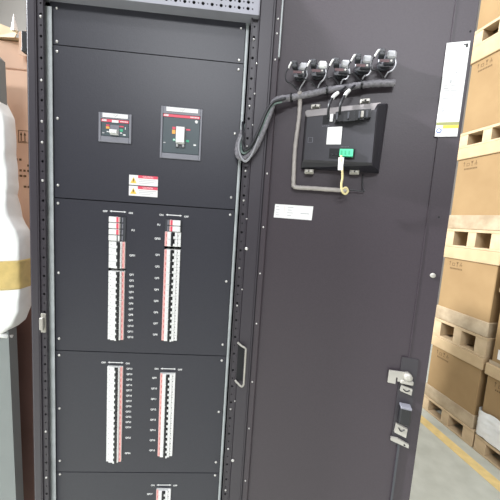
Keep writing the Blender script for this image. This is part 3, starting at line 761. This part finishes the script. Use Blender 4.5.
# cartons behind, left of the cabinet
def boxL(x0,x1,y0,y1,z0,z1,label,m='cardr'):
    e=empty('cardboard_carton',((x0+x1)/2,(y0+y1)/2,z0),label,'cardboard box','cartons behind the foam-wrapped panel')
    b=MB(); b.box(x0,x1,y0,y1,z0,z1,.004); body=part('carton_body',b,m,e); return e,body
YB=.40
k_=(YB+.817)/1.317
zz=lambda z: 1.5+(z-1.5)*k_
e=empty('wooden_pallet',(-1.1,YB+.25,0),'pallet on the floor under the brown cartons behind the foam-wrapped panel','pallet')
for d in (0,.2,.4):
    b=MB(); b.box(-1.5,-.62,YB+d,YB+d+.09,0,.018); part('bottom_board',b,'darkwood',e)
    b=MB(); b.box(-1.5,-.62,YB+d,YB+d+.09,.088,.108); part('deck_board',b,'darkwood',e)
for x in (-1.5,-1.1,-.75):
    b=MB(); b.box(x,x+.13,YB,YB+.49,.018,.088); part('stringer',b,'darkwood',e)
e,bd=boxL(-1.5,-.64,YB,YB+.5,.108,1.08,'brown carton on the pallet behind the foam-wrapped panel, shade put into its colour','cardshade')
e,bd=boxL(-1.5,-.645,YB,YB+.5,1.082,zz(2.052),'tall brown carton with two upward arrows beside the left post')
z1=zz(1.785); u=-.925*1.0
b=MB(); X0=-.862; 
b.box(X0,X0+.002,YB-.001,YB,z1-.024,z1+.024); b.box(X0,-.80,YB-.001,YB,z1+.022,z1+.024); b.box(X0,-.80,YB-.001,YB,z1-.024,z1-.022)
for a in (.011,.025):
    b.box(X0+a-.0013,X0+a+.0013,YB-.001,YB,z1-.016,z1+.008); b.poly([(X0+a-.0045,YB-.001,z1+.005),(X0+a+.0045,YB-.001,z1+.005),(X0+a,YB-.001,z1+.017)],(0,.001,0))
b.box(X0+.005,X0+.031,YB-.001,YB,z1-.020,z1-.0175)
part('arrow_symbols',b,'cardi',bd)
b=MB()
for r_ in range(6):
    for c in range(5):
        if (r_*3+c*5)%7 in (0,2,3,5): b.box(X0-.028+c*.015,X0-.028+c*.015+.008+.002*(r_%2),YB-.001,YB,z1-.085-r_*.021-.008,z1-.085-r_*.021)
part('printed_text',b,'cardi',bd)
zt=zz(2.054)
e,bd=boxL(-1.5,-.66,YB,YB+.5,zt,zz(2.165),'small brown carton on top of the tall one, its flaps ajar')
zt2=zz(2.165)
b=MB(); b.poly([(-0.932,YB-.01,zt2+.002),(-0.847,YB-.03,zt2-.004),(-0.834,YB-.03,zt2+.02),(-0.932,YB-.012,zt2+.055)],(0,.003,.0)); b.box(-1.5,-.838,YB-.012,YB+.25,zt2+.002,zt2+.006); part('flap',b,'lid',e)
b=MB(); b.poly([(-0.834,YB-.028,zt2-.06),(-0.762,YB-.02,zt2-.07),(-0.640,YB-.015,zt2-.03),(-0.640,YB-.012,zt2+.065),(-0.762,YB-.016,zt2+.045),(-0.834,YB-.026,zt2+.02)],(0,.003,0)); part('flap',b,'cardr',e)
b=MB(); b.add([(-0.860,YB-.03,zt2+.022),(-0.845,YB-.035,zt2+.020),(-0.855,YB-.02,zt2+.085),(-0.851,YB-.0,zt2+.022)],[(0,1,2),(1,3,2),(3,0,2),(0,3,1)]); part('plastic_film',b,'film',e,'upstanding tip of white plastic film')

# ------------------------------------------------------------ lamps of the hall
def area(name,loc,target,sx,sy,power,col=(1,1,1)):
    l=bpy.data.lights.new(name,'AREA'); l.shape='RECTANGLE'; l.size=sx; l.size_y=sy; l.energy=power; l.color=col
    o=bpy.data.objects.new(name,l); COL.objects.link(o); o.location=loc
    o.rotation_euler=(Vector(target)-Vector(loc)).to_track_quat('-Z','Y').to_euler(); return o
area('hall_lamp_left',(-4.6,.45,4.05),(.3,0,1.7),.3,.3,640,(.95,.97,1))
area('hall_lamp_front',(-1.0,-2.6,5.0),(-.2,0,1.2),2.2,.5,30,(.97,.98,1))
area('hall_lamp_far',(-.9,-6.5,5.0),(0,0,1.9),3.0,.8,175,(.95,.97,1))
area('hall_lamp_right',(.7,.5,5.2),(1.75,1.0,1.4),.6,2.0,22,(1,.97,.90))
W=bpy.data.worlds.new('hall_air'); SC.world=W; W.use_nodes=True
nt=W.node_tree; bg=nt.nodes['Background']
tc=nt.nodes.new('ShaderNodeTexCoord'); sp=nt.nodes.new('ShaderNodeSeparateXYZ'); rp=nt.nodes.new('ShaderNodeValToRGB')
nt.links.new(tc.outputs['Generated'],sp.inputs[0])
mp=nt.nodes.new('ShaderNodeMapRange'); mp.inputs['From Min'].default_value=-1; nt.links.new(sp.outputs['Z'],mp.inputs['Value']); nt.links.new(mp.outputs[0],rp.inputs[0])
e0=rp.color_ramp.elements; e0[0].color=(.035,.032,.034,1); e0[0].position=.47; e0[1].color=(.85,.88,.93,1); e0[1].position=.68
nt.links.new(rp.outputs[0],bg.inputs['Color']); bg.inputs['Strength'].default_value=.68

# ------------------------------------------------------------ camera
f,pitch,roll,yaw=284.8,R(6.19),R(3.79),R(3.79)
F=Vector((sin(yaw)*cos(pitch),cos(yaw)*cos(pitch),-sin(pitch)))
Rt=Vector((cos(yaw),-sin(yaw),0)); U=Rt.cross(F)
Rt,U=cos(roll)*Rt+sin(roll)*U,-sin(roll)*Rt+cos(roll)*U
cd=bpy.data.cameras.new('camera'); cd.sensor_width=36; cd.lens=f/500*36; cd.clip_start=.05
co=bpy.data.objects.new('camera',cd); COL.objects.link(co)
m=Matrix((Rt,U,-F)).transposed().to_4x4(); m.translation=Vector((0,-.817,1.5)); co.matrix_world=m
SC.camera=co
SC.view_settings.view_transform='Standard'; SC.view_settings.look='None'; SC.view_settings.gamma=1
SC.view_settings.use_curve_mapping=False; SC.view_settings.exposure=0.55
